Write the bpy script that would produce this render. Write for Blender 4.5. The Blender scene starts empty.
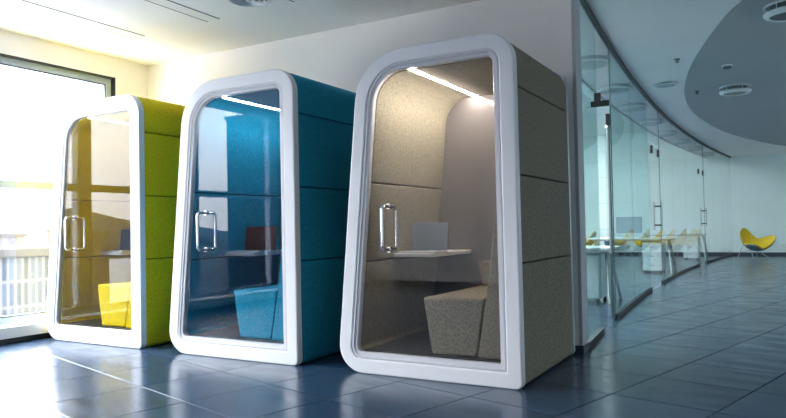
import bpy, bmesh, math, random
from mathutils import Vector, Matrix
random.seed(4)
scn = bpy.context.scene
COL = scn.collection
PI = math.pi

# ------------------------------------------------------------------ materials
def new_mat(name):
    m = bpy.data.materials.new(name); m.use_nodes = True
    nt = m.node_tree; nt.nodes.clear()
    out = nt.nodes.new('ShaderNodeOutputMaterial')
    return m, nt, out

def pmat(name, col, rough=.5, metal=0., spec=.5, noise=None, bump=None, emit=None):
    """noise=(scale, amount) mottles the colour, bump=(scale, strength)."""
    m, nt, out = new_mat(name)
    b = nt.nodes.new('ShaderNodeBsdfPrincipled')
    b.inputs['Base Color'].default_value = (*col, 1)
    b.inputs['Roughness'].default_value = rough
    b.inputs['Metallic'].default_value = metal
    b.inputs['Specular IOR Level'].default_value = spec
    nt.links.new(b.outputs[0], out.inputs[0])
    tc = nt.nodes.new('ShaderNodeTexCoord')
    if noise:
        n = nt.nodes.new('ShaderNodeTexNoise'); n.inputs['Scale'].default_value = noise[0]
        n.inputs['Detail'].default_value = 4
        nt.links.new(tc.outputs['Object'], n.inputs['Vector'])
        r = nt.nodes.new('ShaderNodeMapRange')
        r.inputs[1].default_value = .3; r.inputs[2].default_value = .7
        r.inputs[3].default_value = 1 - noise[1]; r.inputs[4].default_value = 1 + noise[1]
        nt.links.new(n.outputs['Fac'], r.inputs[0])
        mx = nt.nodes.new('ShaderNodeVectorMath'); mx.operation = 'SCALE'
        mx.inputs[0].default_value = col
        nt.links.new(r.outputs[0], mx.inputs['Scale'])
        nt.links.new(mx.outputs[0], b.inputs['Base Color'])
    if bump:
        n = nt.nodes.new('ShaderNodeTexNoise'); n.inputs['Scale'].default_value = bump[0]
        n.inputs['Detail'].default_value = 3
        nt.links.new(tc.outputs['Object'], n.inputs['Vector'])
        bp = nt.nodes.new('ShaderNodeBump'); bp.inputs['Strength'].default_value = bump[1]
        bp.inputs['Distance'].default_value = .003
        nt.links.new(n.outputs['Fac'], bp.inputs['Height'])
        nt.links.new(bp.outputs[0], b.inputs['Normal'])
    if emit:
        b.inputs['Emission Color'].default_value = (*emit[0], 1)
        b.inputs['Emission Strength'].default_value = emit[1]
    return m

def pane_mat(name, tint, ior=1.5, boost=1., rough=0.):
    """thin glass pane: straight-through tinted transparency plus a Fresnel mirror"""
    m, nt, out = new_mat(name)
    t = nt.nodes.new('ShaderNodeBsdfTransparent'); t.inputs[0].default_value = (*tint, 1)
    g = nt.nodes.new('ShaderNodeBsdfGlossy'); g.inputs['Roughness'].default_value = rough
    f = nt.nodes.new('ShaderNodeFresnel'); f.inputs[0].default_value = ior
    geo = nt.nodes.new('ShaderNodeNewGeometry')
    # the same mirror from both faces of the pane
    fi = nt.nodes.new('ShaderNodeFresnel'); fi.inputs[0].default_value = 1 / ior
    mixf = nt.nodes.new('ShaderNodeMix'); mixf.data_type = 'FLOAT'
    nt.links.new(geo.outputs['Backfacing'], mixf.inputs[0])
    nt.links.new(f.outputs[0], mixf.inputs[2]); nt.links.new(fi.outputs[0], mixf.inputs[3])
    k = nt.nodes.new('ShaderNodeMath'); k.operation = 'MULTIPLY'; k.use_clamp = True
    k.inputs[1].default_value = boost
    nt.links.new(mixf.outputs[0], k.inputs[0])
    mx = nt.nodes.new('ShaderNodeMixShader')
    nt.links.new(k.outputs[0], mx.inputs[0]); nt.links.new(t.outputs[0], mx.inputs[1]); nt.links.new(g.outputs[0], mx.inputs[2])
    nt.links.new(mx.outputs[0], out.inputs[0])
    return m

def floor_mat():
    m, nt, out = new_mat('slate_tiles'); L = nt.links.new
    def math_(op, a, b=None, clamp=False):
        n = nt.nodes.new('ShaderNodeMath'); n.operation = op; n.use_clamp = clamp
        for i, v in enumerate((a, b)):
            if v is None: continue
            if isinstance(v, (int, float)): n.inputs[i].default_value = v
            else: L(v, n.inputs[i])
        return n.outputs[0]
    tc = nt.nodes.new('ShaderNodeTexCoord')
    def axis(vec, off):
        d = nt.nodes.new('ShaderNodeVectorMath'); d.operation = 'DOT_PRODUCT'
        L(tc.outputs['Object'], d.inputs[0]); d.inputs[1].default_value = vec
        return math_('DIVIDE', math_('SUBTRACT', d.outputs['Value'], off), .6)
    u = axis((.9648, -.263, 0), .442 - 60); v = axis((.263, .9648, 0), .275 - 60)
    def edge(t):
        f = math_('FRACT', t); return math_('MINIMUM', f, math_('SUBTRACT', 1., f))
    e = math_('MINIMUM', edge(u), math_('MULTIPLY', edge(v), 3.2))
    joint = math_('LESS_THAN', e, .0085)        # 1 in the joint
    cell = nt.nodes.new('ShaderNodeCombineXYZ')
    L(math_('FLOOR', u), cell.inputs[0]); L(math_('FLOOR', v), cell.inputs[1])
    wn = nt.nodes.new('ShaderNodeTexWhiteNoise'); wn.noise_dimensions = '2D'; L(cell.outputs[0], wn.inputs['Vector'])
    # cloudy slate pattern stretched along the tile
    cv = nt.nodes.new('ShaderNodeCombineXYZ'); L(math_('MULTIPLY', u, 1.), cv.inputs[0]); L(math_('MULTIPLY', v, 3.2), cv.inputs[1])
    L(math_('MULTIPLY', wn.outputs['Value'], 9.), cv.inputs[2])
    n1 = nt.nodes.new('ShaderNodeTexNoise'); n1.inputs['Scale'].default_value = 2.4; n1.inputs['Detail'].default_value = 6
    L(cv.outputs[0], n1.inputs['Vector'])
    ramp = nt.nodes.new('ShaderNodeValToRGB')
    ramp.color_ramp.elements[0].position = .3; ramp.color_ramp.elements[0].color = (.015, .034, .066, 1)
    ramp.color_ramp.elements[1].position = .72; ramp.color_ramp.elements[1].color = (.032, .063, .112, 1)
    L(math_('ADD', math_('MULTIPLY', n1.outputs['Fac'], .8), math_('MULTIPLY', wn.outputs['Value'], .2)), ramp.inputs[0])
    mix = nt.nodes.new('ShaderNodeMix'); mix.data_type = 'RGBA'
    L(math_('MULTIPLY', joint, .8), mix.inputs[0]); L(ramp.outputs[0], mix.inputs[6]); mix.inputs[7].default_value = (.012, .014, .018, 1)
    b = nt.nodes.new('ShaderNodeBsdfPrincipled')
    L(mix.outputs[2], b.inputs['Base Color'])
    n2 = nt.nodes.new('ShaderNodeTexNoise'); n2.inputs['Scale'].default_value = 1.3; n2.inputs['Detail'].default_value = 1.5
    L(cv.outputs[0], n2.inputs['Vector'])
    r = nt.nodes.new('ShaderNodeMapRange'); L(n2.outputs['Fac'], r.inputs[0])
    r.inputs[1].default_value = .3; r.inputs[2].default_value = .7; r.inputs[3].default_value = .17; r.inputs[4].default_value = .27
    L(math_('ADD', r.outputs[0], math_('MULTIPLY', joint, .4)), b.inputs['Roughness'])
    L(math_('SUBTRACT', .38, math_('MULTIPLY', joint, .32)), b.inputs['Specular IOR Level'])
    L(b.outputs[0], out.inputs[0])
    return m

def facade_mat(name, wall, glass, sx, sz):
    """window grid of a far-off building"""
    m, nt, out = new_mat(name); L = nt.links.new
    tc = nt.nodes.new('ShaderNodeTexCoord')
    br = nt.nodes.new('ShaderNodeTexBrick'); br.offset = 0
    br.inputs['Color1'].default_value = (*glass, 1); br.inputs['Color2'].default_value = (*[g * 1.6 for g in glass], 1)
    br.inputs['Mortar'].default_value = (*wall, 1)
    br.inputs['Scale'].default_value = 1; br.inputs['Mortar Size'].default_value = min(sx, sz) * .2
    br.inputs['Brick Width'].default_value = sx; br.inputs['Row Height'].default_value = sz
    sep = nt.nodes.new('ShaderNodeSeparateXYZ'); L(tc.outputs['Object'], sep.inputs[0])
    ad = nt.nodes.new('ShaderNodeMath'); ad.operation = 'ADD'; L(sep.outputs[0], ad.inputs[0]); L(sep.outputs[1], ad.inputs[1])
    cb = nt.nodes.new('ShaderNodeCombineXYZ'); L(ad.outputs[0], cb.inputs[0]); L(sep.outputs[2], cb.inputs[1])
    L(cb.outputs[0], br.inputs['Vector'])
    b = nt.nodes.new('ShaderNodeBsdfPrincipled'); b.inputs['Roughness'].default_value = .8; b.inputs['Specular IOR Level'].default_value = 0
    L(br.outputs['Color'], b.inputs['Base Color']); L(b.outputs[0], out.inputs[0])
    return m

def panel_wall_mat(name, col, s):
    """painted wall panels with fine joints"""
    m, nt, out = new_mat(name); L = nt.links.new
    tc = nt.nodes.new('ShaderNodeTexCoord'); sep = nt.nodes.new('ShaderNodeSeparateXYZ'); L(tc.outputs['Object'], sep.inputs[0])
    ad = nt.nodes.new('ShaderNodeMath'); ad.operation = 'ADD'; L(sep.outputs[0], ad.inputs[0]); L(sep.outputs[1], ad.inputs[1])
    cb = nt.nodes.new('ShaderNodeCombineXYZ'); L(ad.outputs[0], cb.inputs[0]); L(sep.outputs[2], cb.inputs[1])
    br = nt.nodes.new('ShaderNodeTexBrick'); br.offset = 0
    br.inputs['Color1'].default_value = (*col, 1); br.inputs['Color2'].default_value = (*[c * .97 for c in col], 1)
    br.inputs['Mortar'].default_value = (*[c * .8 for c in col], 1)
    br.inputs['Scale'].default_value = 1; br.inputs['Mortar Size'].default_value = .012
    br.inputs['Brick Width'].default_value = s; br.inputs['Row Height'].default_value = s
    L(cb.outputs[0], br.inputs['Vector'])
    b = nt.nodes.new('ShaderNodeBsdfPrincipled'); b.inputs['Roughness'].default_value = .6
    L(br.outputs['Color'], b.inputs['Base Color']); L(b.outputs[0], out.inputs[0])
    return m

M = {}
M['floor'] = floor_mat()
M['ceiling'] = pmat('ceiling_paint', (.92, .90, .88), .9, noise=(1.5, .02))
M['disc'] = pmat('grey_ceiling_paint', (.40, .42, .43), .9, noise=(1.5, .02))
M['wall'] = pmat('white_wall_paint', (.87, .84, .82), .85, noise=(2., .02), bump=(60, .05))
M['cool_wall'] = pmat('pale_cool_wall_paint', (.74, .82, .82), .8, noise=(2., .02))
M['panel_wall'] = panel_wall_mat('pale_wall_panels', (.70, .81, .82), .84)
M['column'] = pmat('grey_end_trim', (.42, .43, .45), .5)
M['trim'] = pmat('white_trim', (.85, .85, .85), .5, noise=(3, .02))
M['dark_base'] = pmat('dark_skirting', (.035, .045, .06), .4, noise=(3, .1))
M['alu'] = pmat('grey_window_aluminium', (.42, .52, .68), .6, .0, noise=(5, .03))
M['white'] = pmat('white_lacquer', (.68, .68, .70), .32, noise=(3, .01))
M['pale_trim'] = pmat('pale_grey_plastic', (.50, .50, .53), .35, noise=(5, .02))
M['rear_trim'] = pmat('silver_edge', (.42, .47, .52), .35, .4, noise=(5, .02))
M['seam_block'] = pmat('seam_block_black', (.01, .01, .01), .9, noise=(5, .1))
M['taupe'] = pmat('taupe_wool', (.20, .18, .138), .95, spec=.15, noise=(75, .30), bump=(220, .7))
M['teal'] = pmat('teal_wool', (.012, .225, .35), .95, spec=.15, noise=(75, .30), bump=(220, .7))
M['lime'] = pmat('mustard_wool', (.58, .44, .010), .95, spec=.15, noise=(75, .2), bump=(220, .6))
M['back'] = pmat('grey_back_panel', (.115, .105, .108), .1, noise=(2, .02))
M['pod_floor'] = pmat('dark_pod_floor', (.028, .033, .042), .4, noise=(8, .2))
M['led'] = pmat('led_strip', (1, 1, 1), .5, emit=((1., .90, .76), 350.))
M['led_warm'] = pmat('led_strip_warm', (1, 1, 1), .5, emit=((1., .98, .92), 20.))
M['led_cool'] = pmat('led_strip_cool', (1, 1, 1), .5, emit=((.85, .95, 1.), 110.))
M['chrome'] = pmat('polished_steel', (.75, .75, .76), .16, 1., noise=(20, .03))
M['pod_glass'] = pane_mat('tinted_door_glass', (.90, .90, .91), 1.5, .5)
M['window_glass'] = pane_mat('window_glass', (.985, .985, .985), 1.45, .8)
M['teal_glass'] = pane_mat('green_tinted_glass', (.80, .90, .90), 1.5, .6)
M['clear_glass'] = pane_mat('clear_door_glass', (.95, .97, .97), 1.5, .6)
M['edge_glass'] = pmat('glass_edge', (.10, .17, .17), .2, noise=(5, .1))
M['corridor_fill_glass'] = pane_mat('corridor_fill_glass', (.26, .283, .29), 1.5, .6)  # pane of the added windows, tinted to give the corridor a cool cast
M['black'] = pmat('black_metal', (.012, .014, .015), .4, .2, noise=(20, .1))
M['rail'] = pmat('dark_rail', (.02, .026, .028), .45, .2, noise=(10, .1))
M['screen'] = pmat('slate_laptop_shell', (.16, .20, .25), .5, noise=(9, .03))
M['brown_screen'] = pmat('brown_laptop_shell', (.11, .028, .016), .5, noise=(9, .06))
M['blue_screen'] = pmat('navy_laptop_shell', (.06, .085, .14), .5, noise=(9, .03))
M['silver'] = pmat('silver_plastic', (.6, .61, .63), .4, .2, noise=(9, .02))
M['lamp'] = pmat('pale_lamp_plastic', (.70, .76, .78), .35, noise=(5, .02))
M['lamp_dark'] = pmat('smoked_lamp_glass', (.09, .12, .13), .25, noise=(5, .05))
M['lamp_mid'] = pmat('frosted_lamp_plastic', (.36, .42, .43), .4, noise=(5, .03))
M['yellow'] = pmat('yellow_upholstery', (.66, .44, .015), .7, noise=(30, .05))
M['shell'] = pmat('grey_chair_shell', (.20, .25, .28), .45, noise=(10, .03))
M['steel'] = pmat('dull_steel', (.30, .34, .36), .35, .8, noise=(20, .05))
M['desk'] = pmat('pale_desk_top', (.62, .70, .70), .4, noise=(8, .02))
M['pedestal'] = pmat('white_pedestal', (.72, .80, .81), .5, noise=(6, .02))
M['office_fill'] = pmat('office_fill_glow', (1, 1, 1), .5, emit=((.88, .98, 1.), 20.))  # glow of the added, unseen office fill panels
M['slot'] = pmat('diffuser_slot', (.10, .10, .10), .7, noise=(9, .1))

# ------------------------------------------------------------------ mesh helpers
def link_bm(name, bm, mat, parent=None, smooth=None, bevel=0., segs=2):
    bmesh.ops.recalc_face_normals(bm, faces=bm.faces)
    me = bpy.data.meshes.new(name); bm.to_mesh(me); bm.free()
    me.materials.append(mat)
    if smooth is not None:
        for p in me.polygons: p.use_smooth = True
        me.set_sharp_from_angle(angle=math.radians(smooth))
    o = bpy.data.objects.new(name, me); COL.objects.link(o)
    if parent: o.parent = parent
    if bevel:
        md = o.modifiers.new('bevel', 'BEVEL'); md.width = bevel; md.segments = segs
        md.limit_method = 'ANGLE'; md.angle_limit = math.radians(35)
    return o

def box_into(bm, x0, x1, y0, y1, z0, z1, mtx=None):
    vs = [bm.verts.new((x, y, z)) for x in (x0, x1) for y in (y0, y1) for z in (z0, z1)]
    for f in ((0, 1, 3, 2), (4, 6, 7, 5), (0, 4, 5, 1), (2, 3, 7, 6), (0, 2, 6, 4), (1, 5, 7, 3)):
        bm.faces.new([vs[i] for i in f])
    if mtx is not None: bmesh.ops.transform(bm, matrix=mtx, verts=vs)
    return vs

def boxes(name, lst, mat, parent=None, bevel=0., mtx=None):
    bm = bmesh.new()
    for b in lst: box_into(bm, *b, mtx=mtx)
    return link_bm(name, bm, mat, parent, bevel=bevel)

def prism_y(name, pts, y0, y1, mat, parent=None, bevel=0., smooth=None, segs=2):
    """polygon given in (x, z), pushed along y"""
    bm = bmesh.new()
    a = [bm.verts.new((x, y0, z)) for x, z in pts]; b = [bm.verts.new((x, y1, z)) for x, z in pts]
    n = len(pts); bm.faces.new(a); bm.faces.new(list(reversed(b)))
    for i in range(n): bm.faces.new((a[i], a[(i + 1) % n], b[(i + 1) % n], b[i]))
    return link_bm(name, bm, mat, parent, smooth, bevel, segs)

def prism_z(name, pts, z0, z1, mat, parent=None, bevel=0., smooth=None, segs=2):
    bm = bmesh.new()
    a = [bm.verts.new((x, y, z0)) for x, y in pts]; b = [bm.verts.new((x, y, z1)) for x, y in pts]
    n = len(pts); bm.faces.new(a); bm.faces.new(list(reversed(b)))
    for i in range(n): bm.faces.new((a[i], a[(i + 1) % n], b[(i + 1) % n], b[i]))
    return link_bm(name, bm, mat, parent, smooth, bevel, segs)

def tube_into(bm, pts, r, seg=10, r1=None):
    pts = [Vector(p) for p in pts]; rings = []
    t0 = (pts[1] - pts[0]).normalized()
    ref = Vector((0, 0, 1)) if abs(t0.z) < .9 else Vector((1, 0, 0))
    nrm = t0.cross(ref).normalized()
    for i, p in enumerate(pts):
        t = (pts[min(i + 1, len(pts) - 1)] - pts[max(i - 1, 0)]).normalized()
        nrm = (nrm - t * nrm.dot(t)).normalized(); bn = t.cross(nrm)
        rr = r if r1 is None else r + (r1 - r) * i / (len(pts) - 1)
        rings.append([bm.verts.new(p + rr * (math.cos(a) * nrm + math.sin(a) * bn)) for a in [2 * PI * k / seg for k in range(seg)]])
    for a, b in zip(rings, rings[1:]):
        for k in range(seg): bm.faces.new((a[k], a[(k + 1) % seg], b[(k + 1) % seg], b[k]))
    bm.faces.new(list(reversed(rings[0]))); bm.faces.new(rings[-1])

def tube(name, pts, r, mat, parent=None, seg=10, r1=None):
    bm = bmesh.new(); tube_into(bm, pts, r, seg, r1)
    return link_bm(name, bm, mat, parent, 50)

def lathe(name, prof, mat, parent=None, seg=40, loc=(0, 0, 0)):
    """(radius, z) profile turned about z; ends on the axis are capped"""
    bm = bmesh.new(); rings = []
    for r, z in prof:
        if r < 1e-6: rings.append([bm.verts.new((loc[0], loc[1], loc[2] + z))])
        else: rings.append([bm.verts.new((loc[0] + r * math.cos(2 * PI * k / seg), loc[1] + r * math.sin(2 * PI * k / seg), loc[2] + z)) for k in range(seg)])
    for a, b in zip(rings, rings[1:]):
        for k in range(seg):
            k2 = (k + 1) % seg
            if len(a) == 1 and len(b) == 1: continue
            if len(a) == 1: bm.faces.new((a[0], b[k2], b[k]))
            elif len(b) == 1: bm.faces.new((a[k], a[k2], b[0]))
            else: bm.faces.new((a[k], a[k2], b[k2], b[k]))
    return link_bm(name, bm, mat, parent, 35)

def thing(name, label, cat, loc=(0, 0, 0), rz=0., group=None):
    o = bpy.data.objects.new(name, None); COL.objects.link(o); o.empty_display_size = .1
    o.location = loc; o.rotation_euler = (0, 0, rz)
    o['label'] = label; o['category'] = cat
    if group: o['group'] = group
    return o

def tag(o, label, cat, group=None):
    o['label'] = label; o['category'] = cat
    if group: o['group'] = group
    return o

def struct(o, label=None, cat=None):
    o['kind'] = 'structure'
    if label: o['label'] = label
    if cat: o['category'] = cat
    return o

def sempty(name, label, cat, loc=(0, 0, 0)):
    o = bpy.data.objects.new(name, None); COL.objects.link(o); o.location = loc; o.empty_display_size = .1
    return struct(o, label, cat)

def copy_tree(o, parent=None):
    c = o.copy(); COL.objects.link(c)
    if parent: c.parent = parent
    for ch in [x for x in bpy.data.objects if x.parent == o]: copy_tree(ch, c)
    return c

# ------------------------------------------------------------------ the room
H = 2.96            # ceiling height
XL = -4.94          # inner face of the window wall
YB = 1.38           # face of the wall behind the pods
YF = 18.4           # far wall of the corridor
YR = -6.15          # wall behind the camera
XR = 4.6            # outer wall of the corridor
WY0, WY1, WZ0, WZ1 = -5.75, .93, .16, 2.735      # window opening

def arc_x(y): return -.30 + .0060 * (y - 8.8) ** 2       # line of the curved glass wall

def tile_floor():
    """one surface of 0.6 m tiles with bevelled joints, laid 15 degrees off the walls"""
    nu, nv = Vector((.9648, -.263)), Vector((.263, .9648))
    def prof(off, lo, hi, dep):
        out = []
        k0, k1 = math.floor((lo - off) / .6), math.ceil((hi - off) / .6)
        for k in range(k0, k1 + 1):
            c = off + .6 * k
            out += [(c - .0042, 0.), (c - .0014, -dep), (c + .0014, -dep), (c + .0042, 0.)]
        return out
    U, V = prof(.442, -15, 7, 0.), prof(.275, -10, 20, .0013)
    bm = bmesh.new(); G = []
    for u, zu in U:
        G.append([bm.verts.new((nu.x * u + nv.x * v, nu.y * u + nv.y * v, min(zu, zv))) for v, zv in V])
    for i in range(len(U) - 1):
        for j in range(len(V) - 1): bm.faces.new((G[i][j], G[i + 1][j], G[i + 1][j + 1], G[i][j + 1]))
    for co_, no in (((XL - .2, 0, 0), (-1, 0, 0)), ((XR + .1, 0, 0), (1, 0, 0)), ((0, YR - .1, 0), (0, -1, 0)), ((0, YF + .1, 0), (0, 1, 0))):
        bmesh.ops.bisect_plane(bm, geom=bm.verts[:] + bm.edges[:] + bm.faces[:], plane_co=co_, plane_no=no, clear_outer=True)
    o = link_bm('floor', bm, M['floor'])
    for p in o.data.polygons:
        if p.normal.z < 0: o.data.flip_normals(); break
    return o
struct(tile_floor(), 'dark slate blue tiled floor with polished sheen', 'floor')

# ceiling over the room, over the corridor and the strip behind the glass; the office beyond is higher
bm = bmesh.new()
poly = [(XL - .4, YR - .3), (XR + .3, YR - .3), (XR + .3, YF + .2)]
N = 30
ys = [YF + .2 - (YF + .2 - 1.45) * i / N for i in range(N + 1)]
poly += [(arc_x(y) - .62, y) for y in ys] + [(XL - .4, 1.45)]
a = [bm.verts.new((x, y, H)) for x, y in poly]; b = [bm.verts.new((x, y, H + .15)) for x, y in poly]
bm.faces.new(a); bm.faces.new(list(reversed(b)))
for i in range(len(poly)):
    j = (i + 1) % len(poly); bm.faces.new((a[i], a[j], b[j], b[i]))
struct(link_bm('ceiling', bm, M['ceiling']), 'white painted ceiling over room and corridor', 'ceiling')
struct(boxes('ceiling_office', [(-5.1, .8, 1.6, YF + .2, 3.9, 4.0)], M['cool_wall']), 'higher pale ceiling of the glazed office', 'ceiling')
# vertical face between the ceiling strip and the higher office ceiling
bm = bmesh.new()
lo = [bm.verts.new((arc_x(y) - .60, y, H + .15)) for y in ys]; hi = [bm.verts.new((arc_x(y) - .60, y, 3.9)) for y in ys]
lo2 = [bm.verts.new((arc_x(y) - .50, y, H + .15)) for y in ys]; hi2 = [bm.verts.new((arc_x(y) - .50, y, 3.9)) for y in ys]
for i in range(N):
    bm.faces.new((lo[i], lo[i + 1], hi[i + 1], hi[i])); bm.faces.new((lo2[i], hi2[i], hi2[i + 1], lo2[i + 1]))
    bm.faces.new((lo[i], lo2[i], lo2[i + 1], lo[i + 1])); bm.faces.new((hi[i], hi[i + 1], hi2[i + 1], hi2[i]))
struct(link_bm('trim_1', bm, M['cool_wall']), 'upstand between the low ceiling strip and the office ceiling', 'trim')

bm = bmesh.new()  # grey strip putting the shadow gap at the ceiling edge into colour
e0 = [[bm.verts.new(v) for v in ((arc_x(y) - .632, y, H - .02), (arc_x(y) - .60, y, H - .02), (arc_x(y) - .60, y, H + .02), (arc_x(y) - .632, y, H + .02))] for y in ys]
for p, q in zip(e0, e0[1:]):
    for k in range(4): bm.faces.new((p[k], p[(k + 1) % 4], q[(k + 1) % 4], q[k]))
struct(link_bm('shadow_gap_strip', bm, M['column'], None, 40), 'thin grey strip drawn as a shadow gap along the low ceiling behind the glass', 'trim')

# grey round field on the corridor ceiling, a shallow dropped disc with an irregular round edge
edge = [(1.198, 2.591), (.926, 3.38), (.549, 4.915), (.328, 6.226), (.221, 7.207), (.17, 8.4), (.232, 10.0), (.50, 12.2), (1.0, 14.3), (1.672, 16.2),
        (2.6, 16.9), (3.6, 16.2), (4.4, 14.2), (4.5, 10), (4.5, 6), (4.1, 3.4), (3.2, 1.7), (2.4, 1.3), (1.7, 1.7)]
def catmull(P, k=6):
    out = []; n = len(P)
    for i in range(n):
        p0, p1, p2, p3 = (Vector(P[(i + j - 1) % n]) for j in range(4))
        for s in range(k):
            t = s / k
            out.append(.5 * ((2 * p1) + (p2 - p0) * t + (2 * p0 - 5 * p1 + 4 * p2 - p3) * t * t + (3 * p1 - p0 - 3 * p2 + p3) * t ** 3))
    return out
struct(prism_z('trim_2', [tuple(p) for p in catmull(edge)], H - .005, H, M['disc']), 'large grey round field on the corridor ceiling', 'ceiling field')

# walls
struct(boxes('wall_left', [(XL - .3, XL, YR - .3, WY0, 0, H), (XL - .3, XL, WY1, 1.7, 0, H), (XL - .3, XL, WY0, WY1, WZ1, H), (XL - .3, XL, WY0, WY1, 0, WZ0 - .03)], M['wall']),
       'cream white wall around the big window', 'wall')
struct(boxes('wall_back', [(XL, .0, YB, 1.62, 0, H)], M['wall']), 'white wall behind the three pods', 'wall')
struct(boxes('trim_3', [(.0, .03, YB - .002, 1.53, .055, H), (.0, .012, 1.53, 1.63, .055, H)], M['column'], bevel=.004), 'grey metal end post of the white wall', 'post')
struct(boxes('baseboard_back', [(XL, .0, YB - .012, YB, 0, .055), (.0, .036, YB - .012, 1.536, 0, .055)], M['dark_base']), 'dark skirting along the wall behind the pods', 'baseboard')
struct(boxes('wall_rear', [(XL - .3, XR + .3, YR - .3, YR, 0, H)], M['wall']), 'white wall behind the viewer', 'wall')
struct(boxes('baseboard_rear', [(XL, XR, YR, YR + .015, 0, .1)], M['dark_base']), 'dark skirting along the rear wall', 'baseboard')
struct(boxes('wall_far', [(-5.1, XR + .3, YF, YF + .2, 0, 4.)], M['cool_wall']), 'pale cool wall at the end of the corridor', 'wall')
struct(boxes('baseboard_far', [(-4.92, XR, YF - .015, YF, 0, .10)], M['dark_base']), 'dark skirting along the far wall', 'baseboard')
struct(boxes('wall_office', [(-4.92, -2.05, YF - .03, YF, .1, 3.9), (-4.92 - .2, -4.92, 1.62, YF + .2, 0, 4.), (-4.92, .045, 1.5, 1.62, H, 4.)], M['panel_wall']), 'pale panelled wall deep inside the office', 'wall')
# outer corridor wall; its unseen tinted windows are added to light the corridor
rw = [(2.0, 16.5)]
struct(boxes('wall_right', [(XR, XR + .2, YR - .3, -2.5, 0, H), (XR, XR + .2, 16.5, YF + .2, 0, H), (XR, XR + .2, -2.5, 16.5, 0, .8), (XR, XR + .2, -2.5, 16.5, 2.6, H)], M['cool_wall']),
       'pale outer wall of the corridor', 'wall')
w2 = sempty('added_fill_window', 'added unseen tinted window band lighting the corridor', 'window', (XR, 7, 1.7))
boxes('pane', [(.08, .09, -9.5, 9.5, -.9, .9)], M['corridor_fill_glass'], w2)
for k in range(9):
    boxes('mullion', [(.05, .13, -9.5 + k * 2.375 - .03, -9.5 + k * 2.375 + .03, -.9, .9)], M['alu'], w2)

# the big window
w1 = sempty('window_1', 'big grey framed window filled with white daylight', 'window')
fx0, fx1 = XL - .16, XL - .06
boxes('window_frame', [(fx0, fx1, WY0, WY1, WZ0, WZ0 + .075), (fx0, fx1, WY0, WY1, WZ1 - .085, WZ1),
                       (fx0, fx1, WY0, WY0 + .09, WZ0 + .075, WZ1 - .085), (fx0, fx1, WY1 - .09, WY1, WZ0 + .075, WZ1 - .085)], M['alu'], w1, .006)
boxes('gasket', [(fx1 - .002, fx1 + .004, WY1 - .097, WY1 - .084, WZ0 + .07, WZ1 - .08), (fx1 - .002, fx1 + .004, WY0, WY1 - .085, WZ1 - .092, WZ1 - .080),
                 (fx1 - .002, fx1 + .004, WY0, WY1 - .085, WZ0 + .070, WZ0 + .082), (fx1, fx1 + .06, WY1 - .012, WY1 - .002, WZ0, WZ1), (fx1, fx1 + .06, WY0, WY1, WZ1 - .012, WZ1 - .002)], M['black'], w1)
for k in range(1, 5):
    y = 1.03 - 1.55 * k
    boxes('mullion', [(fx0, fx1, y - .085, y + .085, WZ0 + .075, WZ1 - .085)], M['alu'], w1, .006)
boxes('transom', [(fx0 + .01, fx1 - .01, WY0 + .09, WY1 - .09, 1.462, 1.54)], M['alu'], w1, .004)
boxes('pane', [(fx0 + .045, fx0 + .053, WY0 + .05, WY1 - .05, WZ0 + .05, WZ1 - .05)], M['window_glass'], w1)
struct(boxes('trim_4', [(XL - .06, XL + .012, WY1, WY1 + .045, WZ0, WZ1 + .045), (XL - .06, XL + .012, WY0 - .05, WY1, WZ1, WZ1 + .035),
                        (XL - .06, XL + .10, WY0, WY1 + .045, WZ0 - .11, WZ0 - .005)], M['trim'], bevel=.004), 'white reveal and sill around the big window', 'trim')
struct(boxes('baseboard_left', [(XL, XL + .03, YR, YB, 0, .05)], M['dark_base']), 'dark skirting under the big window', 'baseboard')

# ------------------------------------------------------------------ the pods
PW, PT, PLEAN, PH, PD = 1.375, 1.163, -.011, 2.25, 1.248
POLY = [(0, 0), (PLEAN, PH), (-PT, PH), (-PW, 0)]          # BR, TR, TL, BL
RAD = [.045, .19, .38, .19]
NA = 10
def outline(d, radii=None):
    P = [Vector(p) for p in POLY]; n = 4; lines = []
    for i in range(n):
        a, b = P[i], P[(i + 1) % n]; t = (b - a).normalized(); nrm = Vector((-t.y, t.x))
        lines.append((a + nrm * d, t))
    C = []
    for i in range(n):
        (p, t), (q, s) = lines[i - 1], lines[i]
        den = t.x * s.y - t.y * s.x; w = q - p
        C.append(p + t * ((w.x * s.y - w.y * s.x) / den))
    out = []
    for i in range(n):
        r = max((radii or RAD)[i] - d, .008)
        c = C[i]; u = (C[i - 1] - c).normalized(); v = (C[(i + 1) % n] - c).normalized()
        half = u.angle(v) / 2; t = r / math.tan(half)
        ctr = c + (u + v).normalized() * (r / math.sin(half))
        a = c + u * t - ctr; b = c + v * t - ctr
        a0 = math.atan2(a.y, a.x); a1 = math.atan2(b.y, b.x)
        while a1 < a0: a1 += 2 * PI
        if a1 - a0 > PI: a1 -= 2 * PI
        for k in range(NA + 1):
            g = a0 + (a1 - a0) * k / NA
            out.append(ctr + r * Vector((math.cos(g), math.sin(g))))
    return out

def ring(name, loops, mat, parent, smooth=40):
    """closed band through loops [(inset, y), ...]"""
    bm = bmesh.new(); R = []
    for d, y in loops: R.append([bm.verts.new((p.x, y, p.y)) for p in outline(d)])
    n = len(R[0])
    for a, b in zip(R, R[1:] + R[:1]):
        for k in range(n): bm.faces.new((a[k], a[(k + 1) % n], b[(k + 1) % n], b[k]))
    return link_bm(name, bm, mat, parent, smooth)

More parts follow.
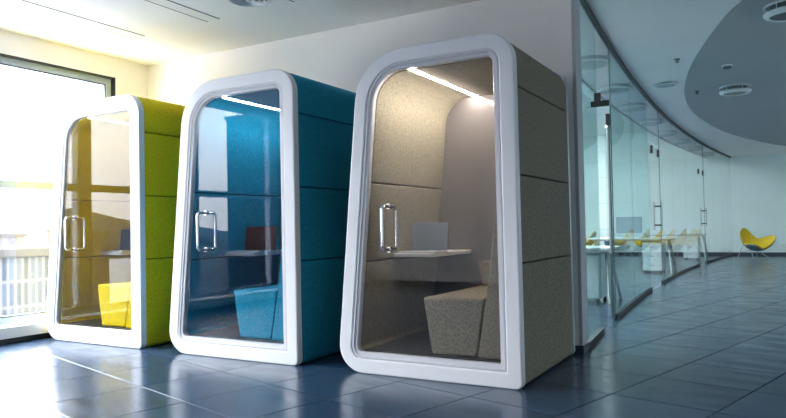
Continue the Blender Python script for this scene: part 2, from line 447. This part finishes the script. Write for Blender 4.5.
iR, iL = (NA, NA + 1), (3 * NA + 2, 3 * NA + 3)
def cut(pts, where):
    """position on the outline: ('R'|'L', z) or ('B', x); returns (edge index, point)"""
    side, val = where
    i = {'R': NA, 'L': 3 * NA + 2, 'B': 4 * NA + 3}[side]
    if side == 'L' and val > pts[i].y: i -= 1
    a, b = pts[i], pts[(i + 1) % len(pts)]
    t = (val - a.x) / (b.x - a.x) if side == 'B' else (val - a.y) / (b.y - a.y)
    return i, a + (b - a) * t

def stretch(pts, s, e):
    i, p = cut(pts, s); j, q = cut(pts, e); n = len(pts)
    out = [p]; k = (i + 1) % n
    if j < i or (j == i and s[0] != e[0]): j += n
    for m in range(i + 1, j + 1): out.append(pts[m % n])
    out.append(q); return out

Z1, Z2, Z3 = 1.900, 1.338, .778
GAP = .0035
def shell_panel(name, s, e, mat, parent):
    o_, i_ = outline(.004), outline(.150)
    A = stretch(o_, s, e); B = stretch(i_, s, e)
    poly = [(p.x, p.y) for p in A] + [(p.x, p.y) for p in reversed(B)]
    return prism_y(name, poly, .058, PD - .016, mat, parent, bevel=.009, smooth=40, segs=3)

def d_handle(name, x, y_glass, sgn, parent):
    zt, zb, out = 1.165, .865, .095
    pts = [(x, y_glass, zt)]; r = .03
    for k in range(7):
        g = PI / 2 * k / 6; pts.append((x, y_glass + sgn * (out - r + r * math.sin(g)), zt - r + r * math.cos(g)))
    for k in range(7):
        g = PI / 2 * k / 6; pts.append((x, y_glass + sgn * (out - r + r * math.cos(g)), zb + r - r * math.sin(g)))
    pts.append((x, y_glass, zb))
    bm = bmesh.new(); tube_into(bm, pts, .0125, 12)
    for z in (zt, zb):      # rosettes on the glass
        tube_into(bm, [(x, y_glass + sgn * .001, z), (x, y_glass + sgn * .012, z)], .02, 14)
    return link_bm(name, bm, M['chrome'], parent, 50)

def pod(xo, fab, led, label):
    t = thing('office_pod', label, 'office pod', (xo, 0, 0), 0)
    F = M[fab]
    ring('front_frame', [(.0, .010), (.003, .003), (.010, 0), (.092, 0), (.099, .003), (.102, .010), (.102, .057), (.0, .057)], M['white'], t, 14)
    dr = ring('door_frame', [(.100, .012), (.106, .006), (.118, .006), (.122, .014), (.142, .016), (.146, .024), (.146, .056), (.100, .056)], M['pale_trim'], t, 14)
    dr['label'] = 'pale grey inner door rim'
    gl = prism_y('door_glass', [(p.x, p.y) for p in outline(.140)], .030, .038, M['pod_glass'], t)
    hd = d_handle('door_handle', -.945, .030, -1, t); hd['label'] = 'polished steel pull handle'
    d_handle('door_handle', -.945, .038, 1, t)
    for s, e in ((('B', -.25), ('R', Z3 - GAP)), (('R', Z3 + GAP), ('R', Z2 - GAP)), (('R', Z2 + GAP), ('R', Z1 - GAP)),
                 (('R', Z1 + GAP), ('L', Z2 + GAP)), (('L', Z2 - GAP), ('L', Z3 + GAP)), (('L', Z3 - GAP), ('B', -1.05)),
                 (('B', -1.05 + .006), ('B', -.256))):
        shell_panel('fabric_panel', s, e, F, t)
    ring('seam_light_block', [(.055, .06), (.055, PD - .03), (.085, PD - .03), (.085, .06)], M['seam_block'], t)  # unseen dark ring added to stop light leaking through the seams
    ring('rear_frame', [(.006, PD - .016), (.0, PD - .010), (.0, PD), (.16, PD), (.16, PD - .016)], M['rear_trim'], t)
    prism_y('back_panel', [(p.x, p.y) for p in outline(.152)], PD - .045, PD - .015, M['back'], t)
    boxes('floor_panel', [(-1.18, -.155, .06, PD - .05, .145, .153)], M['pod_floor'], t)
    boxes('light_strip', [(-.761, -.749, .045, PD - .046, 2.094, 2.1005)], M[led], t)
    # bench along the far side from the door pull
    prism_y('bench_seat', [(-.345, .153), (-.275, .545), (-.735, .535), (-.675, .153)], .11, PD - .05, F, t, bevel=.018, segs=3, smooth=40)
    prism_y('bench_backrest', [(-.165, .153), (-.155, 1.28), (-.175, 1.28), (-.268, .56), (-.338, .153)], .105, PD - .05, F, t, bevel=.012, segs=3, smooth=40)
    prism_y('bench_bolster', [(-.24, .50), (-.20, .745), (-.72, .735), (-.675, .50)], PD - .20, PD - .052, F, t, bevel=.015, segs=3, smooth=40)
    # wall table with rounded free corners
    x0, x1, y0, y1, r = -1.20, -.83, .455, PD - .048, .06
    pts = [(x0, y1), (x0 - .03, y0)]
    for k in range(8):
        g = -PI / 2 + PI / 2 * k / 7; pts.append((x1 - r + r * math.cos(g), y0 + r + r * math.sin(g)))
    pts += [(x1, y1)]
    prism_z('table_top', pts, .792, .822, M['white'], t, bevel=.006, smooth=40)
    return t

POD_X = (0., -1.7318, -3.4317)
pod(POD_X[0], 'taupe', 'led', 'taupe felt office pod with white door frame, nearest to the glass wall')
pod(POD_X[1], 'teal', 'led_cool', 'teal blue felt office pod with white door frame, between the taupe and the yellow pod')
pod(POD_X[2], 'lime', 'led_warm', 'mustard yellow felt office pod with white door frame, closest to the window')

def laptop(xo, mat, label, dx=-.975, dy=.70, w=.155):
    t = thing('laptop', label, 'laptop', (xo + dx, dy, .822))
    boxes('keyboard_base', [(-w, w, -.22, .005, .0005, .014)], M['silver'], t, .003)
    boxes('keyboard', [(-w + .02, w - .02, -.11, -.02, .0141, .0155)], M['black'], t)
    bm = bmesh.new(); box_into(bm, -w, w, -.004, .004, .0, .215)
    o = link_bm('screen', bm, mat, t, bevel=.003); o.location = (0, .0, .014); o.rotation_euler = (math.radians(-6), 0, 0)
    return t
laptop(POD_X[0], M['screen'], 'open slate grey laptop on the table of the taupe pod')
laptop(POD_X[1], M['brown_screen'], 'open dark brown laptop on the table of the teal pod', -.955, .70, .178)
laptop(POD_X[2], M['blue_screen'], 'open navy laptop on the table of the mustard yellow pod', -.975, .675, .155)

# ------------------------------------------------------------------ curved glass wall
def sheet_along(name, y0, y1, z0, z1, half, mat, parent, off=0., n=None):
    n = n or max(2, int((y1 - y0) * 2))
    bm = bmesh.new(); rows = []
    for i in range(n + 1):
        y = y0 + (y1 - y0) * i / n; x = arc_x(y) + off
        rows.append([bm.verts.new(v) for v in ((x - half, y, z0), (x + half, y, z0), (x + half, y, z1), (x - half, y, z1))])
    for a, b in zip(rows, rows[1:]):
        for k in range(4): bm.faces.new((a[k], a[(k + 1) % 4], b[(k + 1) % 4], b[k]))
    bm.faces.new(rows[0]); bm.faces.new(list(reversed(rows[-1])))
    return link_bm(name, bm, mat, parent, 40)

FIX = [(1.54, 2.44), (3.40, 6.70), (8.05, 13.05), (14.1, YF - .02)]
gw = sempty('wall_glass', 'curved glass wall between the corridor and the office', 'glass wall')
sheet_along('top_rail', 1.54, YF, H - .045, H, .022, M['rail'], gw)
for y0, y1 in FIX:
    m_ = max(1, round((y1 - y0) / 1.65)); st = (y1 - y0) / m_
    for q in range(m_):
        sheet_along('glass_pane', y0 + st * q, y0 + st * (q + 1) - .006, .03, H - .04, .005, M['teal_glass'] if y0 < 6 else M['clear_glass'], gw, n=1)
    sheet_along('bottom_rail', y0, y1, 0, .05, .022, M['rail'], gw)
    boxes('pane_edge', [(arc_x(y0) - .006, arc_x(y0) + .006, y0 - .012, y0, .05, H - .045)], M['edge_glass'], gw)

def patch(parent, x, y, z, s=.085):
    boxes('patch_fitting', [(x - .018, x + .018, y - s / 2, y + s / 2, z - .06, z + .06)], M['black'], parent, .003)

def glass_door(n, y0, y1, handle_y, label, swing=0.):
    """leaf in the line of the glass wall, hinged at its near edge, with an over-panel"""
    d = sempty('door_%d' % n, label, 'glass door')
    zt = 2.26
    sheet_along('over_panel', y0 + .01, y1 - .02, zt + .012, H - .045, .005, M['clear_glass'], d, n=1)
    if not swing:
        sheet_along('glass_leaf', y0 + .012, y1 - .024, .012, zt - .004, .005, M['clear_glass'], d, n=1)
    else:
        L = y1 - y0 - .04; bm = bmesh.new(); box_into(bm, -.006, .006, -L, 0, .012, zt - .004)
        lf = link_bm('glass_leaf', bm, M['clear_glass'], d); lf.location = (arc_x(y1), y1 - .03, 0); lf.rotation_euler = (0, 0, swing)
        bm = bmesh.new(); box_into(bm, -.008, .008, -L - .006, -L, .012, zt - .004)
        e = link_bm('leaf_edge', bm, M['edge_glass'], d); e.location = lf.location; e.rotation_euler = lf.rotation_euler
    x = arc_x(handle_y)
    if handle_y:
        for sgn in (-1, 1):
            tube('handle_bar', [(x + sgn * .06, handle_y, .90), (x + sgn * .06, handle_y, 1.36)], .011, M['steel'], d, 8)
        for z in (.98, 1.29):
            tube('handle_spacer', [(x - .055, handle_y, z), (x + .055, handle_y, z)], .013, M['black'], d, 8)
    return d
d1 = sempty('door_1', 'frameless glass door nearest the pods, swung open into the office', 'glass door')
sheet_along('over_panel', 2.45, 3.38, 2.27, H - .045, .005, M['clear_glass'], d1)
# leaf turned in towards the office so that it is seen along its edge
p0, p1 = Vector((arc_x(3.32) - .015, 3.32)), Vector((arc_x(3.32) - .25, 4.26))
dv = (p1 - p0).normalized(); nv = Vector((-dv.y, dv.x)) * .006
prism_z('glass_leaf', [tuple(p0 + nv), tuple(p1 + nv), tuple(p1 - nv), tuple(p0 - nv)], .012, 2.13, M['clear_glass'], d1)
q0 = p0 - dv * .008; nn = nv * 2.4
prism_z('leaf_edge', [tuple(q0 + nn), tuple(p0 + nn), tuple(p0 - nn), tuple(q0 - nn)], .012, 2.10, M['edge_glass'], d1)
prism_z('pull_bar', [tuple(q0 - nn * 1.0 + Vector((-.03, -.02))), tuple(q0 - nn * 1.0 + Vector((-.01, -.02))), tuple(q0 - nn + Vector((-.01, 0))), tuple(q0 - nn + Vector((-.03, 0)))], .70, 2.05, M['steel'], d1, .004)
patch(d1, q0.x, q0.y, 2.12)
boxes('patch_fitting', [(-.12, .05, 2.485, 2.515, 2.13, 2.185), (-.088, -.028, 2.485, 2.515, 2.185, 2.262)], M['black'], d1, .004)
d2 = glass_door(2, 6.70, 8.05, 7.72, 'closed frameless glass door in the middle of the glass wall, with double bar pull')
for y in (7.17, 7.93): patch(d2, arc_x(y), y, 2.175)
d3 = glass_door(3, 13.05, 14.1, 13.95, 'closed frameless glass door farthest down the glass wall, with double bar pull')
for y in (13.35, 14.02): patch(d3, arc_x(y), y, 2.215)

# ------------------------------------------------------------------ ceiling fittings
def drum(x, y, label, s=1., group=None):
    t = thing('ceiling_drum_light', label, 'ceiling light', (x, y, H), group=group)
    lathe('mounting_plate', [(0, 0), (.150 * s, 0), (.150 * s, -.070), (0, -.070)], M['lamp_dark'], t)
    lathe('upper_ring', [(.190 * s, -.004), (.208 * s, -.004), (.212 * s, -.012), (.206 * s, -.020), (.188 * s, -.018), (.190 * s, -.004)], M['lamp'], t)
    for k in range(6):
        g = 2 * PI * k / 6
        tube('bracket', [(.205 * s * math.cos(g), .205 * s * math.sin(g), -.015), (.205 * s * math.cos(g), .205 * s * math.sin(g), -.07)], .004, M['lamp'], t, 6)
    lathe('shade', [(.160 * s, -.066), (.205 * s, -.066), (.212 * s, -.078), (.200 * s, -.098), (.172 * s, -.112), (.160 * s, -.104), (.160 * s, -.066)], M['lamp'], t)
    lathe('diffuser', [(0, -.100), (.163 * s, -.100), (.163 * s, -.092), (0, -.092)], M['lamp_dark'], t)
    return t
drum(.93, 6.8, 'round drum light on the grey ceiling field, the smaller and farther one')
drum(1.545, 2.98, 'round drum light on the grey ceiling field, cut by the picture corner, nearer one')
for k, y in enumerate((4.0, 5.78, 7.5, 9.4, 11.3, 13.05, 14.9, 16.7)):
    t = thing('round_ceiling_light', ['pale round ceiling light behind the glass, closest to the grey post', 'pale round ceiling light behind the glass, second from the grey post',
              'pale round ceiling light behind the glass, third from the grey post', 'pale round ceiling light behind the glass, fourth from the grey post',
              'pale round ceiling light behind the glass, fifth from the grey post', 'pale round ceiling light behind the glass, third from the far wall',
              'pale round ceiling light behind the glass, second from the far wall', 'pale round ceiling light behind the glass, closest to the far wall'][k],
              'ceiling light', (arc_x(y) - .30, y, H), group='round lights along the office ceiling strip')
    lathe('housing', [(0, 0), (.19, 0), (.19, -.05), (0, -.05)], M['lamp_mid'], t)
    lathe('rim', [(.19, -.046), (.235, -.046), (.24, -.054), (.225, -.066), (.19, -.062), (.19, -.046)], M['lamp'], t)
    lathe('diffuser', [(.19, -.060), (.18, -.085), (.12, -.100), (0, -.105), (0, -.060), (.19, -.060)], M['lamp_mid'], t)
t = thing('ceiling_disc_vent', 'flat pale disc vent on the ceiling between the glass rail and the grey field', 'vent', (.108, 6.0, H))
lathe('collar', [(0, 0), (.09, 0), (.09, -.02), (0, -.02)], M['lamp_dark'], t); lathe('rim', [(.125, -.018), (.155, -.018), (.158, -.026), (.150, -.036), (.125, -.034), (.125, -.018)], M['lamp'], t); lathe('plate', [(0, -.024), (.126, -.024), (.126, -.031), (0, -.033)], M['lamp_mid'], t)
t = thing('smoke_detector', 'small white smoke detector above the farther drum light', 'smoke detector', (.915, 5.22, H - .012))
lathe('base', [(0, 0), (.062, 0), (.062, -.018), (0, -.018)], M['lamp'], t); lathe('sensor_cap', [(.052, -.018), (.045, -.04), (.02, -.046), (0, -.046), (0, -.018), (.052, -.018)], M['lamp_dark'], t)
for x, y, z, lb in ((.417, 4.59, H, 'small dark ceiling sprinkler on the pale ceiling near the disc vent'), (.429, 6.8, H - .012, 'small dark ceiling sprinkler on the grey field beside the farther drum light')):
    t = thing('ceiling_sprinkler', lb, 'sprinkler', (x, y, z))
    lathe('escutcheon', [(0, 0), (.034, 0), (.03, -.008), (0, -.009)], M['black'], t, 20)
    lathe('nozzle', [(0, -.009), (.009, -.009), (.009, -.035), (.022, -.036), (.022, -.041), (0, -.041)], M['black'], t, 16)
# round air diffuser in the room ceiling
t = thing('ceiling_air_diffuser', 'round ringed air diffuser in the white ceiling above the teal pod', 'air diffuser', (-2.40, .26, H))
lathe('outer_flange', [(.155, 0), (.195, 0), (.19, -.012), (.165, -.018), (.155, 0)], M['trim'], t)
lathe('throat', [(0, -.001), (.157, -.001), (.157, -.003), (0, -.003)], M['slot'], t)
for r in (.135, .095, .055):
    lathe('cone_ring', [(r - .014, -.004), (r + .008, -.026), (r + .012, -.024), (r - .010, -.003), (r - .014, -.004)], M['silver'], t)
lathe('hub', [(0, -.004), (.026, -.006), (.018, -.026), (0, -.028)], M['silver'], t)
for xc, y0, lb in ((-4.07, -5.6, 'linear slot diffuser in the white ceiling, closest to the window'), (-3.07, -5.6, 'linear slot diffuser in the white ceiling, between two others'),
                   (-2.06, -5.6, 'linear slot diffuser in the white ceiling, beside the round air diffuser')):
    t = thing('linear_ceiling_diffuser', lb, 'air diffuser', (xc, 0, H), group='linear diffusers in the white ceiling')
    boxes('blade', [(-.068, .068, y0, .52, -.004, -.0005)], M['trim'], t)
    for sx in (-.076, .076): boxes('slot', [(sx - .008, sx + .008, y0, .535, -.003, -.0005)], M['slot'], t)

# ------------------------------------------------------------------ office furniture behind the glass
def desk(y, xr, w, label):
    t = thing('office_desk', label, 'desk', (xr - w / 2, y, 0))
    boxes('desk_top', [(-w / 2, w / 2, -.38, .38, .69, .715)], M['desk'], t, .004)
    boxes('under_frame', [(-w / 2 + .08, w / 2 - .08, -.30, -.26, .655, .689), (-w / 2 + .08, w / 2 - .08, .26, .30, .655, .689)], M['steel'], t)
    for sx in (-1, 1):
        for sy in (-1, 1):
            tube('leg', [(sx * (w / 2 - .13), sy * .10, .66), (sx * (w / 2 - .05), sy * .34, 0)], .022, M['steel'], t, 8)
    return t
def pedestal(x, y, label):
    t = thing('desk_pedestal', label, 'drawer unit', (x, y, 0))
    boxes('cabinet', [(-.19, .19, -.26, .26, .05, .62)], M['pedestal'], t, .006)
    for k in range(3):
        d = boxes('drawer', [(-.18, .18, -.275, -.262, .065 + k * .185, .065 + k * .185 + .175)], M['pedestal'], t, .003)
        boxes('drawer_pull', [(-.05, .05, -.288, -.276, .15 + k * .185, .165 + k * .185)], M['steel'], d)
    for sx in (-.15, .15):
        for sy in (-.2, .2):
            boxes('castor', [(sx - .018, sx + .018, sy - .025, sy + .025, 0, .05)], M['black'], t, .006)
    return t
for y, lb, lp, xr, w in ((5.1, 'nearest pale office desk behind the glass, beside the grey post', 'white drawer unit under the nearest office desk', -.42, 1.6),
                  (10.75, 'middle pale office desk behind the glass carrying the monitor', 'white drawer unit under the middle office desk', -.40, 1.7),
                  (16.1, 'farthest pale office desk behind the glass, near the far wall', 'white drawer unit under the farthest office desk', -.22, 1.7)):
    desk(y, xr, w, lb)
    pedestal(xr - .42 if y > 6 else xr - .38, y, lp)
t = thing('monitor', 'grey monitor on the middle office desk', 'monitor', (-1.30, 10.72, .715))
boxes('screen', [(-.26, .26, -.015, .015, .10, .44)], M['screen'], t, .006)
boxes('stand', [(-.03, .03, .016, .045, .01, .30)], M['silver'], t); boxes('foot', [(-.13, .13, -.08, .10, .0, .012)], M['silver'], t, .003)

def coconut(label, loc, rz, turn=0, lean=0):
    """three-cornered bowl chair on thin legs"""
    t = thing('lounge_chair', label, 'lounge chair', loc, rz)
    tilt = Matrix.Translation((0, 0, .265)) @ Matrix.Rotation(math.radians(lean), 4, 'X') @ Matrix.Rotation(math.radians(turn), 4, 'Z') @ Matrix.Rotation(math.radians(18), 4, 'Y')
    def surf(r, th, lift):
        R = .385 + .085 * math.cos(3 * (th - PI)) ; q = r * R
        return Vector((q * math.cos(th), q * math.sin(th), lift + 1.25 * q * q + 1.9 * q ** 4))
    def bowl(name, top, bot, mat, rim):
        bm = bmesh.new(); nr, nt = 12, 48
        A = [[bm.verts.new(tilt @ surf(rim * i / nr, 2 * PI * k / nt, top)) for k in range(nt)] for i in range(1, nr + 1)]
        B = [[bm.verts.new(tilt @ surf((rim + .012) * i / nr, 2 * PI * k / nt, bot)) for k in range(nt)] for i in range(1, nr + 1)]
        ca, cb = bm.verts.new(tilt @ surf(0, 0, top)), bm.verts.new(tilt @ surf(0, 0, bot))
        for G, c in ((A, ca), (B, cb)):
            for k in range(nt):
                bm.faces.new((c, G[0][k], G[0][(k + 1) % nt]))
                for i in range(nr - 1): bm.faces.new((G[i][k], G[i + 1][k], G[i + 1][(k + 1) % nt], G[i][(k + 1) % nt]))
        for k in range(nt): bm.faces.new((A[-1][k], B[-1][k], B[-1][(k + 1) % nt], A[-1][(k + 1) % nt]))
        return link_bm(name, bm, mat, t, 60)
    bowl('cushion', .055, .012, M['yellow'], .99)
    s = bowl('shell', .011, -.008, M['shell'], 1.0); s['label'] = 'grey outer shell'
    feet = [(-.40, -.10), (.37, -.16), (.0, -.30), (.05, .33)]
    anchor = [(-.27, -.05), (.25, -.09), (.0, -.13), (.03, .16)]
    for (fx, fy), (ax, ay) in zip(feet, anchor):
        q = math.hypot(ax, ay)
        top = tilt @ Vector((ax, ay, -.01 + 1.25 * q * q + 1.9 * q ** 4))
        tube('leg', [tuple(top), (fx, fy, 0)], .009, M['steel'], t, 8)
    bm = bmesh.new()
    for (fx, fy), (ax, ay) in zip(feet, anchor):
        q = math.hypot(ax, ay); top = tilt @ Vector((ax, ay, -.01 + 1.25 * q * q + 1.9 * q ** 4))
        mid = top * .35 + Vector((fx, fy, 0)) * .65
        tube_into(bm, [tuple(mid), (0.0, 0, .235)], .006, 6)
    link_bm('brace', bm, M['steel'], t, 50)
    return t
coconut('yellow bowl shaped lounge chair standing alone in the corridor', (.83, 16.95, 0), 0, -38, 17)
coconut('yellow bowl shaped lounge chair behind the glass, closest to the white drawer units', (-1.86, 17.3, 0), PI + .5)
coconut('yellow bowl shaped lounge chair behind the glass, below the monitor', (-2.84, 17.35, 0), PI + .2)
coconut('yellow bowl shaped lounge chair behind the glass, closest to the grey post', (-3.82, 17.3, 0), PI - .2)
t = thing('side_table', 'low white side table at the corridor end, cut by the picture edge', 'side table', (1.80, 16.9, 0))
lathe('table_top', [(0, .375), (.30, .375), (.305, .365), (.30, .352), (0, .352)], M['pedestal'], t)
lathe('stem', [(0, .352), (.02, .352), (.02, .012), (.18, .008), (.18, 0), (0, 0)], M['steel'], t, 24)

# glowing panels added out of view to brighten the office and far wall
for y, x1 in ((3.6, -2.2), (5.6, -2.2), (7.6, -2.2), (10.3, -2.5), (13., -3.0), (15.6, -3.6)):
    o = boxes('added_fill_panel', [(-4.75, x1, y - .5, y + .5, 3.86, 3.895)], M['office_fill'])
    tag(o, 'added unseen fill panel brightening the office', 'ceiling light', 'added fill panels above the office')

# ------------------------------------------------------------------ the city outside
M['fac1'] = facade_mat('ribbed_tower_facade', (.05, .05, .05), (.018, .022, .026), .55, 1.9)
M['fac2'] = facade_mat('pale_block_facade', (.055, .05, .048), (.03, .03, .033), 3., 3.2)
M['fac3'] = facade_mat('brick_block_facade', (.052, .038, .034), (.026, .026, .03), 3., 3.2)
M['fac4'] = facade_mat('dark_tower_facade', (.008, .011, .015), (.004, .005, .007), 6., 3.4)
M['ground'] = pmat('hazy_ground', (.75, .74, .72), .9, spec=0, noise=(.02, .3))
M['roof'] = pmat('pale_roof', (.032, .031, .030), .9, spec=0, noise=(.2, .1))
g = boxes('city_ground', [(-1200, XL - 20, -900, 600, -32, -31)], M['ground']); struct(g, 'hazy ground of the city outside', 'ground')
def building(x0, x1, y0, y1, z1, fac, label, group=None):
    t = thing('building', label, 'building', ((x0 + x1) / 2, (y0 + y1) / 2, -31), group=group)
    a, b, h = (x1 - x0) / 2, (y1 - y0) / 2, z1 + 31
    boxes('facade', [(-a, a, -b, b, 0, h)], M[fac], t)
    boxes('roof', [(-a - .3, a + .3, -b - .3, b + .3, h, h + .5)], M['roof'], t)
    boxes('roof_plant', [(-a * .4, a * .1, -b * .3, b * .3, h + .5, h + 2.5)], M['roof'], t)
    return t
building(-70, -48, -30, 45, -.6, 'fac1', 'long ribbed office block close outside the big window')
building(-82, -75, -108, -83.8, 20.5, 'fac4', 'dark tower mirrored in the door of the teal pod')
k = 0
for ring_x, n in ((-120, 9), (-190, 11), (-290, 12), (-420, 12)):
    for i in range(n):
        span = -ring_x * 1.5
        y = -span + (span * 1.9) * (i + random.uniform(.1, .9)) / n
        w = random.uniform(14, 30); dpt = random.uniform(12, 22)
        top = random.uniform(-12, 3) + (-ring_x - 120) * .035
        if ring_x == -120 and y < -60: top -= 6
        building(ring_x - dpt, ring_x, y, y + w, top, random.choice(('fac2', 'fac2', 'fac3')), 'pale hazy city block far beyond the big window', 'city blocks beyond the window')
# a low range of hills behind the city
bm = bmesh.new(); n = 60; rows = []
for i in range(n + 1):
    y = -1500 + 2100 * i / n; h = 46 + 20 * math.sin(i * .35) + 9 * math.sin(i * 1.1 + 1)
    rows.append([bm.verts.new(v) for v in ((-700, y, -31), (-850, y, -31 + h * .62), (-1000, y, -31 + h), (-1150, y, -31))])
for a, b in zip(rows, rows[1:]):
    for k in range(3): bm.faces.new((a[k], a[k + 1], b[k + 1], b[k]))
M['hill'] = pmat('hazy_hill', (.034, .040, .048), .95, spec=0, noise=(.01, .1))
struct(link_bm('hills', bm, M['hill'], None, 60), 'hazy hills on the horizon outside', 'hills')

# ------------------------------------------------------------------ light
w = bpy.data.worlds.new('sky'); scn.world = w; w.use_nodes = True
nt = w.node_tree; nt.nodes.clear()
wo = nt.nodes.new('ShaderNodeOutputWorld'); bg = nt.nodes.new('ShaderNodeBackground')
tc = nt.nodes.new('ShaderNodeTexCoord'); sp = nt.nodes.new('ShaderNodeSeparateXYZ'); nt.links.new(tc.outputs['Generated'], sp.inputs[0])
rp = nt.nodes.new('ShaderNodeValToRGB')
rp.color_ramp.elements[0].position = .02; rp.color_ramp.elements[0].color = (.295, .303, .315, 1)
rp.color_ramp.elements[1].position = .8; rp.color_ramp.elements[1].color = (.88, .94, 1., 1)
nt.links.new(sp.outputs[2], rp.inputs[0]); nt.links.new(rp.outputs[0], bg.inputs[0])
bg.inputs[1].default_value = 31.
nt.links.new(bg.outputs[0], wo.inputs[0])
def portal(name, loc, rot, sx, sy):
    l = bpy.data.lights.new(name, 'AREA'); l.shape = 'RECTANGLE'; l.size = sx; l.size_y = sy
    l.cycles.is_portal = True
    o = bpy.data.objects.new(name, l); COL.objects.link(o); o.location = loc; o.rotation_euler = rot
portal('daylight_portal', (XL - .30, (WY0 + WY1) / 2, (WZ0 + WZ1) / 2), (0, -PI / 2, 0), WZ1 - WZ0, WY1 - WY0)
portal('corridor_portal', (XR + .22, 7, 1.7), (0, PI / 2, 0), 1.8, 19)

# ------------------------------------------------------------------ camera
yaw, pitch, roll, fpx = -.5176, .0277, -.018, 671.64
f = Vector((math.sin(yaw) * math.cos(pitch), math.cos(yaw) * math.cos(pitch), math.sin(pitch)))
r = Vector((math.cos(yaw), -math.sin(yaw), 0)); u = r.cross(f)
r2 = math.cos(roll) * r + math.sin(roll) * u; u2 = -math.sin(roll) * r + math.cos(roll) * u
cam = bpy.data.cameras.new('camera'); co = bpy.data.objects.new('camera', cam); COL.objects.link(co)
co.matrix_world = Matrix(((r2.x, u2.x, -f.x, 1.3825), (r2.y, u2.y, -f.y, -3.9993), (r2.z, u2.z, -f.z, 1.0171), (0, 0, 0, 1)))
cam.sensor_width = 36; cam.lens = fpx * 36 / 786; cam.clip_end = 3000
scn.camera = co
scn.view_settings.view_transform = 'Standard'; scn.view_settings.look = 'None'
scn.view_settings.exposure = .52; scn.view_settings.gamma = 1
scn.cycles.max_bounces = 10; scn.cycles.transparent_max_bounces = 24; scn.cycles.diffuse_bounces = 5
scn.cycles.sample_clamp_indirect = 6; scn.cycles.caustics_reflective = False
